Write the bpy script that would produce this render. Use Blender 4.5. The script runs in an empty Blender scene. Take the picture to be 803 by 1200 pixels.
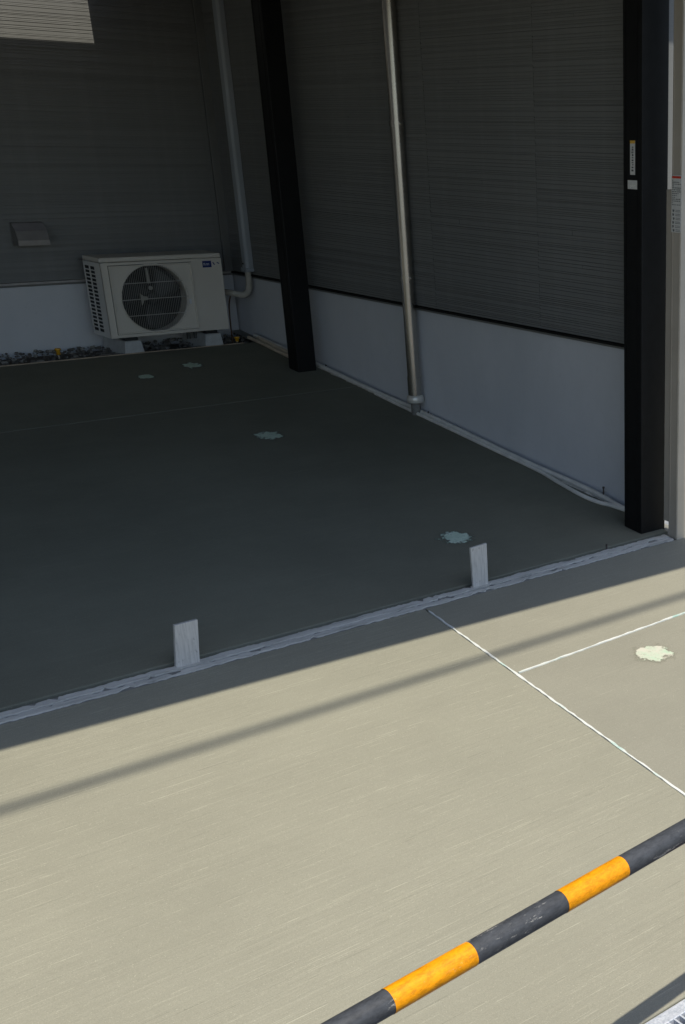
import bpy, math, random
from mathutils import Vector, Matrix
random.seed(7)
scene = bpy.context.scene
C = scene.collection
rad = math.radians

# ------------------------------------------------------------------ camera
F_PX, CX, CY = 1424.6713, 819.4367, 740.4375          # focal length and optical axis in photo pixels (803 x 1200)
RX = Vector((0.713718, -0.700163, 0.019462))          # camera right, down, forward in world axes
RD = Vector((-0.248719, -0.279312, -0.927429))
RF = Vector((0.654787, 0.657082, -0.373494))
CAM_Z = 1.75
CAM = Vector((0, 0, CAM_Z))
cam_d = bpy.data.cameras.new('camera')
cam = bpy.data.objects.new('camera', cam_d); C.objects.link(cam)
m = Matrix.Identity(4)
for i in range(3):
    m[i][0], m[i][1], m[i][2], m[i][3] = RX[i], -RD[i], -RF[i], CAM[i]
cam.matrix_world = m
cam_d.sensor_fit = 'VERTICAL'; cam_d.sensor_height = 36
cam_d.lens = F_PX / 1200 * 36
cam_d.shift_x = (401.5 - CX) / 1200
cam_d.shift_y = (CY - 600) / 1200
cam_d.clip_start = 0.02; cam_d.clip_end = 800
scene.camera = cam

# ------------------------------------------------------------------ sky, sun, exposure
SUN_T = 2.70                                            # drop per metre of depth along Y
SUN = Vector((0.010, 1 / SUN_T, -1)).normalized()        # direction in which the sunlight travels
world = bpy.data.worlds.new('World'); scene.world = world; world.use_nodes = True
nt = world.node_tree
sky = nt.nodes.new('ShaderNodeTexSky'); sky.sky_type = 'NISHITA'; sky.sun_disc = False
sky.sun_elevation = math.asin(-SUN.z); sky.sun_rotation = rad(180)
sky.air_density = 1.0; sky.dust_density = 1.0; sky.ozone_density = 0.7
bg = nt.nodes['Background']; bg.inputs['Strength'].default_value = 0.148
nt.links.new(sky.outputs[0], bg.inputs['Color'])
sd = bpy.data.lights.new('sun', 'SUN'); sd.energy = 4.15; sd.angle = rad(0.53); sd.color = (1.0, 0.925, 0.78)
so = bpy.data.objects.new('sun', sd); C.objects.link(so)
so.rotation_euler = SUN.to_track_quat('-Z', 'Y').to_euler(); so.location = (0, -6, 12)
vs = scene.view_settings
vs.view_transform = 'Standard'; vs.look = 'None'; vs.gamma = 1; vs.use_curve_mapping = False; vs.exposure = 0.0

# ------------------------------------------------------------------ pixel helpers: a pixel gives a direction, a real plane gives the distance
def ray(u, v):
    return (RX * ((u - CX) / F_PX) + RD * ((v - CY) / F_PX) + RF)
XR = 3.867          # plane of the right-hand siding
YB = 8.590          # plane of the back siding
SL = 0.0984         # fall of the concrete towards the street
Y1, Z1 = 8.17, CAM_Z - 1.331
def gz(y): return Z1 - SL * (Y1 - y)
def on_ground(u, v, h=0.0):
    r = ray(u, v)   # CAM_Z + t rz = Z1 - SL*(Y1 - t ry) + h
    t = (Z1 + h - SL * Y1 - CAM_Z) / (r.z - SL * r.y)
    return CAM + r * t
def at_x(u, v, x): r = ray(u, v); return CAM + r * (x / r.x)
def at_y(u, v, y): r = ray(u, v); return CAM + r * (y / r.y)
def at_z(u, v, z): r = ray(u, v); return CAM + r * ((z - CAM_Z) / r.z)

# ------------------------------------------------------------------ mesh builder
class MB:
    def __init__(s): s.v = []; s.f = []; s.sm = []
    def add(s, vs, fs, smooth=False):
        o = len(s.v); s.v += [tuple(p) for p in vs]
        for f in fs: s.f.append([i + o for i in f]); s.sm.append(smooth)
    def box(s, x0, x1, y0, y1, z0, z1, M=None):
        v = [Vector((x, y, z)) for z in (z0, z1) for y in (y0, y1) for x in (x0, x1)]
        if M: v = [M @ p for p in v]
        s.add(v, [(0, 2, 3, 1), (4, 5, 7, 6), (0, 1, 5, 4), (2, 6, 7, 3), (0, 4, 6, 2), (1, 3, 7, 5)])
    def tube(s, pts, r, n=10, caps=True, smooth=True):
        pts = [Vector(p) for p in pts]
        rs = r if isinstance(r, (list, tuple)) else [r] * len(pts)
        rings = []; up = None
        for i, p in enumerate(pts):
            a = pts[max(i - 1, 0)]; b = pts[min(i + 1, len(pts) - 1)]
            t = (b - a).normalized()
            if up is None:
                up = Vector((0, 0, 1)) if abs(t.z) < .9 else Vector((0, 1, 0))
            e = t.cross(up).normalized(); w = e.cross(t).normalized(); up = w
            rings.append([p + (e * math.cos(k * 2 * math.pi / n) + w * math.sin(k * 2 * math.pi / n)) * rs[i] for k in range(n)])
        vs = [q for g in rings for q in g]; fs = []
        for i in range(len(pts) - 1):
            for k in range(n):
                k2 = (k + 1) % n
                fs.append((i * n + k, i * n + k2, (i + 1) * n + k2, (i + 1) * n + k))
        s.add(vs, fs, smooth)
        if caps:
            s.add(rings[0], [tuple(range(n))[::-1]]); s.add(rings[-1], [tuple(range(n))])
    def lathe(s, prof, c=(0, 0, 0), n=24, axis='Z', smooth=True):
        vs = []; fs = []
        for r, h in prof:
            for k in range(n):
                a = k * 2 * math.pi / n
                p = (r * math.cos(a), r * math.sin(a), h) if axis == 'Z' else (r * math.cos(a), h, r * math.sin(a))
                vs.append(Vector(p) + Vector(c))
        for i in range(len(prof) - 1):
            for k in range(n):
                k2 = (k + 1) % n
                fs.append((i * n + k, i * n + k2, (i + 1) * n + k2, (i + 1) * n + k))
        s.add(vs, fs, smooth)
    def prism(s, poly, z0, z1, M=None):
        n = len(poly)
        v = [Vector((x, y, z0)) for x, y in poly] + [Vector((x, y, z1)) for x, y in poly]
        if M: v = [M @ p for p in v]
        s.add(v, [tuple(range(n))[::-1], tuple(range(n, 2 * n))] + [(i, (i + 1) % n, n + (i + 1) % n, n + i) for i in range(n)])
    def mesh(s, name):
        me = bpy.data.meshes.new(name); me.from_pydata(s.v, [], s.f); me.validate()
        if len(me.polygons) == len(s.sm): me.polygons.foreach_set('use_smooth', s.sm)
        me.update(); return me
    def build(s, name, mat=None, parent=None, bevel=0, seg=2, loc=None):
        return link(name, s.mesh(name), mat, parent, bevel, seg, loc)
def link(name, me, mat=None, parent=None, bevel=0, seg=2, loc=None):
    o = bpy.data.objects.new(name, me); C.objects.link(o)
    if mat and not me.materials: me.materials.append(mat)
    if parent: o.parent = parent
    if loc is not None: o.location = loc
    if bevel:
        b = o.modifiers.new('bevel', 'BEVEL'); b.width = bevel; b.segments = seg; b.limit_method = 'ANGLE'; b.angle_limit = rad(40)
    return o
def tag(o, label=None, cat=None, group=None, kind=None):
    if label: o['label'] = label
    if cat: o['category'] = cat
    if group: o['group'] = group
    if kind: o['kind'] = kind
    return o
def empty(name, loc=(0, 0, 0), rz=0):
    o = bpy.data.objects.new(name, None); C.objects.link(o)
    o.location = loc; o.rotation_euler.z = rz; o.empty_display_size = .1
    return o

# ------------------------------------------------------------------ materials
class Mat:
    def __init__(s, name, rough=.6, metal=0, spec=.5):
        s.m = bpy.data.materials.new(name); s.m.use_nodes = True
        s.n = s.m.node_tree.nodes; s.l = s.m.node_tree.links
        s.b = s.n['Principled BSDF']
        s.b.inputs['Roughness'].default_value = rough; s.b.inputs['Metallic'].default_value = metal
        s.b.inputs['Specular IOR Level'].default_value = spec
        s.co = None
    def coord(s, scale=(1, 1, 1), out='Object'):
        t = s.n.new('ShaderNodeTexCoord'); mp = s.n.new('ShaderNodeMapping')
        mp.inputs['Scale'].default_value = scale
        s.l.new(t.outputs[out], mp.inputs[0]); return mp.outputs[0]
    def noise(s, scale, stretch=(1, 1, 1), detail=4, rough=.55, out='Object'):
        n = s.n.new('ShaderNodeTexNoise'); n.inputs['Scale'].default_value = scale
        n.inputs['Detail'].default_value = detail; n.inputs['Roughness'].default_value = rough
        s.l.new(s.coord(stretch, out), n.inputs['Vector']); return n.outputs['Fac']
    def ramp(s, fac, stops):
        r = s.n.new('ShaderNodeValToRGB'); e = r.color_ramp.elements
        while len(e) < len(stops): e.new(.5)
        for k, (p, c) in enumerate(stops):
            e[k].position = p; e[k].color = (*c, 1) if len(c) == 3 else c
        s.l.new(fac, r.inputs[0]); return r.outputs[0]
    def mix(s, fac, a, b, mode='MIX'):
        x = s.n.new('ShaderNodeMix'); x.data_type = 'RGBA'; x.blend_type = mode
        for sock, v in ((x.inputs[0], fac), (x.inputs[6], a), (x.inputs[7], b)):
            if hasattr(v, 'is_linked'): s.l.new(v, sock)
            elif isinstance(v, (int, float)): sock.default_value = v
            else: sock.default_value = (*v, 1)
        return x.outputs[2]
    def color(s, c):
        if hasattr(c, 'is_linked'): s.l.new(c, s.b.inputs['Base Color'])
        else: s.b.inputs['Base Color'].default_value = (*c, 1)
        return s
    def bump(s, fac, strength=.3, dist=.002, prev=None):
        b = s.n.new('ShaderNodeBump'); b.inputs['Strength'].default_value = strength; b.inputs['Distance'].default_value = dist
        s.l.new(fac, b.inputs['Height'])
        if prev: s.l.new(prev, b.inputs['Normal'])
        s.l.new(b.outputs[0], s.b.inputs['Normal']); return b.outputs[0]
    def rough(s, sock): s.l.new(sock, s.b.inputs['Roughness'])
def g(v): return (v, v, v)
def simple(name, c, rough=.55, metal=0, var=.12, scale=12, bump=0, spec=.5):
    M_ = Mat(name, rough, metal, spec)
    lo = tuple(x * (1 - var) for x in c); hi = tuple(min(1, x * (1 + var)) for x in c)
    M_.color(M_.ramp(M_.noise(scale, detail=5), [(.3, lo), (.7, hi)]))
    if bump: M_.bump(M_.noise(scale * 12, detail=3), bump, .001)
    return M_.m

def concrete(name, base, broom, blotch=.12):
    M_ = Mat(name, .86, spec=.16)
    blot = M_.ramp(M_.noise(.9, (1, 1, 1), 7, .66), [(.30, tuple(x * (1 - blotch) for x in base)), (.70, tuple(x * (1 + blotch * .8) for x in base))])
    blot = M_.mix(1, blot, M_.ramp(M_.noise(6, (.7, 1.3, 1), 5, .65), [(.32, g(.975)), (.68, g(1.02))]), 'MULTIPLY')
    fine = M_.ramp(M_.noise(330, (1, 1, 1), 3), [(.30, g(.88)), (.66, g(1.06))])
    col = M_.mix(1, blot, fine, 'MULTIPLY')
    streak = M_.ramp(M_.noise(40, (.03, 3.4, 1), 7, .78), [(.38, g(.96)), (.50, g(1.0)), (.57, g(1.025)), (.64, g(1.10))])   # broom strokes run along X
    thin = M_.ramp(M_.noise(95, (.022, 3.0, 1), 3, .7), [(.600, g(1.0)), (.645, g(1.36))])
    dark = M_.ramp(M_.noise(88, (.020, 3.0, 1), 3, .7), [(.345, g(.80)), (.39, g(1.0))])
    brk = M_.ramp(M_.noise(60, (.22, 1.2, 1), 6, .75), [(.46, g(0)), (.54, g(1))])                 # strokes are broken up
    patchy = M_.ramp(M_.noise(1.5, (.5, 1.5, 1), 3), [(.38, g(.3)), (.60, g(1))])
    thin = M_.mix(1, thin, dark, 'MULTIPLY')
    s2 = M_.mix(1, M_.mix(patchy, (1, 1, 1), streak), M_.mix(brk, (1, 1, 1), thin), 'MULTIPLY')
    col = M_.mix(broom, col, M_.mix(1, col, s2, 'MULTIPLY'))
    sand = M_.ramp(M_.noise(240, (1, 1, 1), 3), [(.650, g(0)), (.69, g(1))])
    col = M_.mix(M_.mix(.7, (0, 0, 0), sand), col, tuple(min(1, x * 1.45) for x in base))
    pit = M_.ramp(M_.noise(120, (1, 1, 1), 4, .7), [(.28, g(1)), (.32, g(0))])
    col = M_.mix(M_.mix(.55, (0, 0, 0), pit), col, tuple(x * .5 for x in base))
    M_.color(col)
    b1 = M_.bump(M_.noise(40, (.03, 3.4, 1), 7, .78), .30 * broom, .004)
    M_.bump(M_.noise(260, (1, 1, 1), 3), .20 * broom, .0014, b1)
    return M_.m
M = {}
M['apron'] = concrete('broomed_concrete', (.306, .298, .236), 1.0, .06)
M['apron_grey'] = concrete('grey_broomed_concrete', (.290, .281, .228), .35, .07)
M['apron_mid'] = concrete('mid_broomed_concrete', (.306, .296, .238), .55, .06)
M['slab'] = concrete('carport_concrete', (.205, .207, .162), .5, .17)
def siding_mat():
    M_ = Mat('siding', .55, spec=.4)
    lines = M_.ramp(M_.noise(60, (.03, 1, 2.4), 6, .75), [(.36, (.200, .206, .203)), (.50, (.212, .218, .215)), (.66, (.219, .225, .222))])
    big = M_.ramp(M_.noise(.9, (1, 1, 1), 3), [(.3, g(.93)), (.7, g(1.06))])
    seam = M_.ramp(M_.noise(11, (1, .2, .004), 3), [(.50, g(1)), (.66, g(1.07))])
    M_.color(M_.mix(1, M_.mix(1, lines, big, 'MULTIPLY'), seam, 'MULTIPLY'))
    M_.bump(M_.noise(75, (.02, 1, 2.6), 6, .75), .14, .0016)
    return M_.m
M['siding'] = siding_mat()
def render_mat():
    M_ = Mat('foundation_render', .88, spec=.2)
    c = M_.ramp(M_.noise(1.6, (1, 1, .7), 6, .65), [(.30, (.62, .645, .675)), (.70, (.72, .74, .77))])
    d = M_.ramp(M_.noise(28, (1, 1, 1), 6, .75), [(.28, g(.93)), (.42, g(1.0))])
    M_.color(M_.mix(1, c, d, 'MULTIPLY'))
    b = M_.bump(M_.noise(40, detail=5), .14, .003); M_.bump(M_.noise(260, detail=2), .14, .001, b)
    return M_.m
M['found'] = render_mat()
M['black'] = simple('black_aluminium', (.007, .0075, .008), .5, 0, .25, 20, .03, .25)
M['pale'] = simple('bronze_aluminium', (.50, .455, .385), .42, .15, .07, 6, .02)
M['pipe_metal'] = simple('stainless_pipe', (.52, .50, .46), .27, 1, .08, 5)
M['collar'] = simple('bright_collar', (.78, .76, .69), .33, .35, .08, 9)
M['trim'] = simple('drip_trim', (.20, .205, .20), .5, .2, .1, 5)
M['duct'] = simple('pipe_cover_plastic', (.40, .44, .48), .5, 0, .06, 5)
M['lag'] = simple('pipe_lagging', (.50, .48, .42), .75, 0, .12, 30, .15)
M['ac'] = simple('ac_enamel', (.70, .665, .59), .42, 0, .04, 4)
M['ac_light'] = simple('ac_plastic', (.76, .76, .73), .5, 0, .05, 8)
M['dark'] = simple('dark_interior', (.018, .02, .02), .7, 0, .2, 10)
M['guard'] = simple('guard_wire', (.42, .41, .38), .5, 0, .08, 10)
M['fan'] = simple('fan_plastic', (.05, .055, .055), .5, 0, .2, 10)
M['fan_light'] = simple('fan_hub_plastic', (.42, .41, .37), .5, 0, .1, 10)
M['blue'] = simple('blue_sticker', (.012, .03, .16), .4)
M['white'] = simple('white_print', (.72, .74, .76), .5)
M['paper'] = simple('sticker_paper', (.66, .66, .63), .5, 0, .08, 60)
M['ink'] = simple('sticker_ink', (.10, .11, .11), .6)
M['red'] = simple('red_print', (.62, .045, .02), .5)
M['amber'] = simple('amber_print', (.70, .42, .06), .5)
M['yellow'] = simple('yellow_plastic', (.78, .42, .03), .45)
M['block'] = simple('resin_block', (.50, .52, .52), .6, 0, .1, 25, .1)
M['tan_wood'] = simple('tan_timber', (.42, .34, .25), .75, 0, .2, 30, .2)
M['conduit'] = simple('conduit_plastic', (.84, .83, .77), .5, 0, .12, 14, .1)
M['conduit_tan'] = simple('tan_conduit_plastic', (.68, .58, .44), .5, 0, .15, 14, .1)
M['lip'] = simple('pale_mortar', (.66, .63, .57), .85, 0, .3, 40, .4)
M['joint'] = simple('joint_filler', (.33, .33, .30), .8, 0, .5, 3)
M['rod'] = simple('rusty_rod', (.10, .085, .075), .6, .5, .3, 60)
M['mortar'] = simple('base_mortar', (.20, .20, .185), .9, 0, .25, 30, .4)
M['asphalt'] = simple('asphalt', (.05, .05, .052), .9, 0, .2, 90, .5)
M['soil'] = simple('soil', (.10, .085, .065), .95, 0, .3, 25, .6)
M['roof'] = simple('carport_roofing', (.10, .10, .10), .5, .4, .1, 4)
M['cable'] = simple('cable_rubber', (.02, .02, .02), .6)
M['pole'] = simple('utility_pole_concrete', (.35, .34, .32), .85, 0, .12, 8, .2)
M['plaster'] = simple('light_block_plaster', (.30, .28, .25), .85, 0, .06, 2, .1)
M['tile'] = simple('roof_tile', (.09, .09, .095), .7, 0, .2, 6)
M['cone'] = simple('cone_rubber', (.75, .13, .03), .5)
def stake_mat():
    M_ = Mat('weathered_board', .85, spec=.25)
    gr = M_.ramp(M_.noise(22, (6, 6, .5), 6, .65), [(.25, (.36, .355, .34)), (.5, (.53, .525, .50)), (.78, (.63, .62, .59))])
    sp = M_.ramp(M_.noise(70, (1, 1, .6), 3), [(.62, g(1)), (.72, g(.55))])
    M_.color(M_.mix(1, gr, sp, 'MULTIPLY')); M_.bump(M_.noise(40, (6, 6, .5), 5), .4, .002)
    return M_.m
M['stake'] = stake_mat()
def strip_mat():
    M_ = Mat('form_strip_film', .62, spec=.4)
    c = M_.ramp(M_.noise(14, (.4, 3, 1), 6, .7), [(.30, (.34, .34, .315)), (.46, (.53, .525, .49)), (.72, (.66, .65, .61))])
    d = M_.ramp(M_.noise(60, (.5, 1, 1), 5, .7), [(.60, g(1)), (.74, g(.55))])
    M_.color(M_.mix(1, c, d, 'MULTIPLY')); M_.bump(M_.noise(60, (.4, 1, 1), 5), .35, .002)
    return M_.m
M['strip'] = strip_mat()
M['groove'] = simple('strip_groove', (.22, .22, .205), .8, 0, .2, 20, .2)
def tape_mat():
    M_ = Mat('joint_tape', .6)
    c = M_.ramp(M_.noise(9, (1, 1, 1), 5, .7), [(.34, (.42, .60, .54)), (.46, (.66, .69, .66)), (.72, (.74, .75, .73))])
    M_.color(c); return M_.m
M['tape'] = tape_mat()
def patch_mat(name, a, b, c, rim, seed):
    M_ = Mat(name, .85, spec=.2)
    t = M_.n.new('ShaderNodeTexCoord'); v = M_.n.new('ShaderNodeVectorMath'); v.operation = 'MULTIPLY_ADD'
    v.inputs[1].default_value = (2, 2, 0); v.inputs[2].default_value = (-1, -1, 0); M_.l.new(t.outputs['Generated'], v.inputs[0])
    ln = M_.n.new('ShaderNodeVectorMath'); ln.operation = 'LENGTH'; M_.l.new(v.outputs[0], ln.inputs[0])
    def shift(fac, k):
        x = M_.n.new('ShaderNodeMath'); x.operation = 'MULTIPLY_ADD'; M_.l.new(fac, x.inputs[0]); x.inputs[1].default_value = k; M_.l.new(ln.outputs['Value'], x.inputs[2]); return x.outputs[0]
    off = (seed * .37, seed * .61, 0)
    def nz(scale, det):
        n = M_.n.new('ShaderNodeTexNoise'); n.inputs['Scale'].default_value = scale; n.inputs['Detail'].default_value = det; n.inputs['Roughness'].default_value = .68
        mp = M_.n.new('ShaderNodeMapping'); mp.inputs['Location'].default_value = off; M_.l.new(t.outputs['Object'], mp.inputs[0]); M_.l.new(mp.outputs[0], n.inputs[0]); return n.outputs['Fac']
    edge = shift(nz(26, 7), 1.5)                                   # radius + noise
    body = M_.mix(M_.ramp(nz(70, 5), [(.56, g(0)), (.66, g(1))]), M_.ramp(nz(16, 6), [(.40, a), (.66, b)]), c)
    M_.color(M_.mix(M_.ramp(edge, [(.40 * 1, g(0)), (.46, g(1))]) if False else M_.ramp(edge, [(.0, g(0)), (1.0, g(0))]), body, rim))
    al = M_.n.new('ShaderNodeMapRange'); al.inputs[1].default_value = 1.30; al.inputs[2].default_value = 1.50; al.inputs[3].default_value = 1; al.inputs[4].default_value = 0
    M_.l.new(edge, al.inputs[0]); 
    ha = M_.n.new('ShaderNodeMapRange'); ha.inputs[1].default_value = 1.48; ha.inputs[2].default_value = 1.62; ha.inputs[3].default_value = .12; ha.inputs[4].default_value = 0
    M_.l.new(edge, ha.inputs[0])
    mx = M_.n.new('ShaderNodeMath'); mx.operation = 'MAXIMUM'; M_.l.new(al.outputs[0], mx.inputs[0]); M_.l.new(ha.outputs[0], mx.inputs[1])
    M_.l.new(mx.outputs[0], M_.b.inputs['Alpha'])
    M_.color(M_.mix(al.outputs[0], rim, body))
    M_.bump(nz(60, 5), .6, .003); return M_.m
SUNP = ((.60, .58, .49), (.44, .58, .43), (.43, .43, .34), (.24, .22, .16))
SHDP = ((.54, .69, .56), (.70, .82, .70), (.36, .50, .42), (.07, .10, .07))
def galv():
    M_ = Mat('galvanised_steel', .5, .25)
    M_.color(M_.ramp(M_.noise(90, detail=4, rough=.7), [(.35, (.42, .46, .52)), (.65, (.72, .75, .80))])); return M_.m
M['galv'] = galv()
def bar_mat(name, base, scratch, dirt, r, wear=.63):
    M_ = Mat(name, r, spec=.3)
    blot = M_.ramp(M_.noise(14, (1.0, 2.0, 2.0), 7, .7), [(.34, tuple(x * .86 for x in base)), (.66, tuple(min(1, x * 1.10) for x in base))])
    gr = M_.ramp(M_.noise(120, (.5, 1, 1), 5, .75), [(.36, g(.72)), (.52, g(1.0)), (.70, g(1.2))])
    c = M_.mix(1, blot, gr, 'MULTIPLY')
    c = M_.mix(M_.ramp(M_.noise(20, (.6, 1.4, 1.4), 8, .8), [(.62, g(0)), (.67, g(.5))]), c, dirt)
    c = M_.mix(M_.ramp(M_.noise(34, (.28, 1, 1), 8, .82), [(wear, g(0)), (wear + .035, g(1))]), c, scratch)
    M_.color(c); M_.bump(M_.noise(46, (.35, 1, 1), 6, .7), .35, .0018); return M_.m
M['bar_grey'] = bar_mat('worn_black_band', (.060, .065, .074), (.34, .33, .31), (.17, .17, .165), .50, .595)
M['bar_orange'] = bar_mat('orange_band', (.88, .34, .006), (.80, .58, .34), (.60, .27, .05), .42)
def stone(i, c): return simple('gravel_stone_%d' % i, c, .85, 0, .25, 40, .4)
M['stone'] = stone(1, (.15, .14, .125)); M['stone_pale'] = stone(2, (.33, .32, .29))

# ------------------------------------------------------------------ the setting: ground, road, slabs
mb = MB(); mb.box(-90, 90, -60, 120, -.9, -.62); tag(mb.build('ground', M['soil']), kind='structure')
GY = on_ground(803, 1167).y                                  # street-side end of the apron
zr_ = gz(GY) - .012
mb = MB(); mb.box(-60, 60, -7.5, GY - .42, zr_ - .2, zr_ - .03); tag(mb.build('road', M['asphalt']), kind='structure')
def slab(name, poly, mat, th=.14, bevel=.004):
    """poly in plan (x, y), its top follows the fall of the ground"""
    n = len(poly); b = MB()
    v = [(x, y, gz(y)) for x, y in poly] + [(x, y, gz(y) - th) for x, y in poly]
    b.add(v, [tuple(range(n)), tuple(range(n, 2 * n))[::-1]] + [(i, n + i, n + (i + 1) % n, (i + 1) % n) for i in range(n)])
    o = b.build(name, mat, bevel=bevel, seg=2); return tag(o, kind='structure')
YF0 = on_ground(400, 743).y; YF1 = on_ground(400, 721).y      # the form strip lies between these
J0 = on_ground(498, 713); J1 = on_ground(803, 932)            # long joint
jx = lambda y: J0.x + (J1.x - J0.x) * (y - J0.y) / (J1.y - J0.y)
K0 = on_ground(612, 787); K1 = on_ground(803, 718)            # cross joint
ky = lambda x: K0.y + (K1.y - K0.y) * (x - K0.x) / (K1.x - K0.x)
SX = 3.836                                                     # edge of the slab along the right wall
JC = on_ground(170, 485).y                                     # fine joint across the carport slab
slab('carport_slab', [(-5.5, YF1 - .02), (SX, YF1 - .02), (SX, JC - .002), (-5.5, JC - .002)], M['slab'])
slab('carport_slab', [(-5.5, JC + .002), (SX, JC + .002), (SX, Y1), (-5.5, Y1)], M['slab'])
mb = MB(); b_ = MB(); b_.add([(-5.5, JC - .01, gz(JC - .01) - .005), (SX, JC - .01, gz(JC - .01) - .005), (SX, JC + .01, gz(JC + .01) - .005), (-5.5, JC + .01, gz(JC + .01) - .005)], [(0, 1, 2, 3)])
tag(b_.build('slab_joint', M['joint']), kind='structure')
GAP = .003
JE = jx(GY)
slab('apron_slab', [(-5.5, GY), (JE - GAP, GY), (jx(YF0) - GAP, YF0 + .02), (-5.5, YF0 + .02)], M['apron'])
xk = jx(ky(2.4))
slab('apron_slab', [(xk + GAP, ky(xk) + GAP), (9, ky(9) + GAP), (9, YF0 + .02), (jx(YF0) + GAP, YF0 + .02)], M['apron_mid'])
slab('apron_slab', [(JE + GAP, GY), (9, GY), (9, ky(9) - GAP), (xk + GAP, ky(xk) - GAP)], M['apron_grey'])
# mortar bed under the joints and along the wall
b_ = MB(); b_.add([(x, y, gz(y) - .016) for x, y in ((-5.5, YF0 - .03), (9, YF0 - .03), (9, YF1 + .05), (-5.5, YF1 + .05))], [(0, 1, 2, 3)])
tag(b_.build('joint_bed', M['mortar']), kind='structure')
b_ = MB(); b_.add([(x, y, gz(y) - .020) for x, y in ((SX - .02, 3.7), (XR + .06, 3.7), (XR + .06, Y1 + .5), (SX - .02, Y1 + .5))], [(0, 1, 2, 3)])
tag(b_.build('wall_edge_bed', M['mortar']), kind='structure')
b_ = MB(); b_.box(-5.5, XR + .05, Y1 + .0, YB + .05, gz(Y1) - .3, gz(Y1) - .030)
tag(b_.build('gravel_bed', M['soil']), kind='structure')

# ------------------------------------------------------------------ the house
house = tag(empty('house', (XR, YB, 0)), 'dark grey house with ribbed siding and pale blue-grey foundation wall behind the carport', 'house')
def hpart(b, name, mat, bevel=0, seg=2):
    o = b.build(name, mat, bevel=bevel, seg=seg); o.parent = house; o.matrix_parent_inverse = Matrix.Translation((-XR, -YB, 0)); return o
ZS = at_x(560, 371, XR).z                                     # bottom of the siding
ZT = 5.7
XEND = 9.0; YEND = 4.165
REC = .022                                                     # siding overhangs the foundation
b = MB(); b.box(-5, XR + .018, YB + .018, YB + 4, ZS - .03, ZT); b.box(XR + .018, XEND, YEND + .02, YB + 4, ZS - .03, ZT); hpart(b, 'wall', M['siding'])
b = MB(); b.box(-5, XR + .012, YB + REC, YB + 3.9, -.6, ZS - .032); hpart(b, 'foundation', M['found'])
b = MB(); b.box(XR + REC, XEND - .1, YEND + .03, YB + 3.9, -.6, ZS - .032); hpart(b, 'foundation', M['found'])
b = MB(); b.box(-5.6, XEND + .6, YB - .0, YB + 4.6, ZT, ZT + .18); b.box(XR + .1, XEND + .6, YEND + .1, YB, ZT, ZT + .18); hpart(b, 'roof', M['tile'])
b = MB(); zc_ = CAM_Z + .44 + SUN_T * .30; b.box(XR + .02, XEND + .3, YEND - .30, YEND + .1, zc_, zc_ + .12); hpart(b, 'shade_canopy', M['trim'], .004)  # unseen slab added to shade the upper part of the front wall
# drip trims under the siding
b = MB(); b.box(-5, XR - .012, YB - .016, YB + .03, ZS - .016, ZS - .002); o = hpart(b, 'drip_trim', simple('pale_drip_trim', (.42, .41, .40), .5, .2), .002)
b = MB(); b.box(XR - .014, XR + .03, YEND + .02, YB - .018, ZS - .014, ZS - .004); hpart(b, 'drip_trim', M['black'], .002)
# inner corner trim
b = MB(); b.box(XR - .050, XR + .02, YB - .014, YB + .02, ZS, ZT); hpart(b, 'corner_trim', M['trim'], .002)
def siding_mesh(length, height, seed, lean):
    """a board with raised, broken ribs: a flat back and one low block for every piece of rib"""
    R_ = random.Random(seed); b = MB(); v = 0.0; D0 = .0085
    b.box(0, length, -D0, 0, 0, height)
    while v < height - .006:
        bh = min(R_.choice((.007, .009, .011, .014, .018, .024)) * R_.uniform(.9, 1.1), height - v)
        x = 0.0; base = R_.uniform(.0107, .0115); gap = R_.choice((.0008, .0010, .0012, .0026))
        while x < length - 1e-4:
            L = R_.uniform(.15, .90); x2 = length if length - x - L < .03 else x + L
            d = base + R_.uniform(-.0003, .0004) + (R_.uniform(.0004, .0009) if R_.random() < .08 else 0)
            z0, z1 = v + R_.uniform(0, .0006), v + bh - gap
            p = [(x, -D0, z0), (x2, -D0, z0), (x2, -D0, z1), (x, -D0, z1), (x, -d + lean / 2, z0 + .0004), (x2, -d + lean / 2, z0 + .0004), (x2, -d - lean / 2, z1 - .0003), (x, -d - lean / 2, z1 - .0003)]
            b.add(p, [(4, 5, 6, 7), (0, 1, 5, 4), (7, 6, 2, 3), (0, 4, 7, 3), (1, 2, 6, 5)])
            x = x2
        v += bh
    return b.mesh('siding_panel')
RH = .455
seams = [at_x(497, 120, XR).y, at_x(632, 340, XR).y]
cols_r = [(YB - .016, seams[0]), (seams[0], seams[1]), (seams[1], YEND)]
cols_b = [(-5, -2.0), (-2.0, 1.0), (1.0, XR - .052)]
cache = {}
def panel(length, var, lean):
    k = (round(length, 3), var, lean)
    if k not in cache:
        cache[k] = siding_mesh(length - .0010, RH - .0005, 11 + var, lean); cache[k].materials.append(M['siding'])
    return cache[k]
z = ZS; row = 0
while z < ZT - .1:
    for a, e in cols_r:
        o = link('siding_panel', panel(a - e, row % 3, .0016)); o.parent = house
        o.location = (XR + .0125 - XR, a - YB, z); o.rotation_euler.z = -math.pi / 2
    for a, e in cols_b:
        o = link('siding_panel', panel(e - a, row % 3, -.0010)); o.parent = house
        o.location = (a - XR, .0125, z)
    z += RH; row += 1

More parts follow.
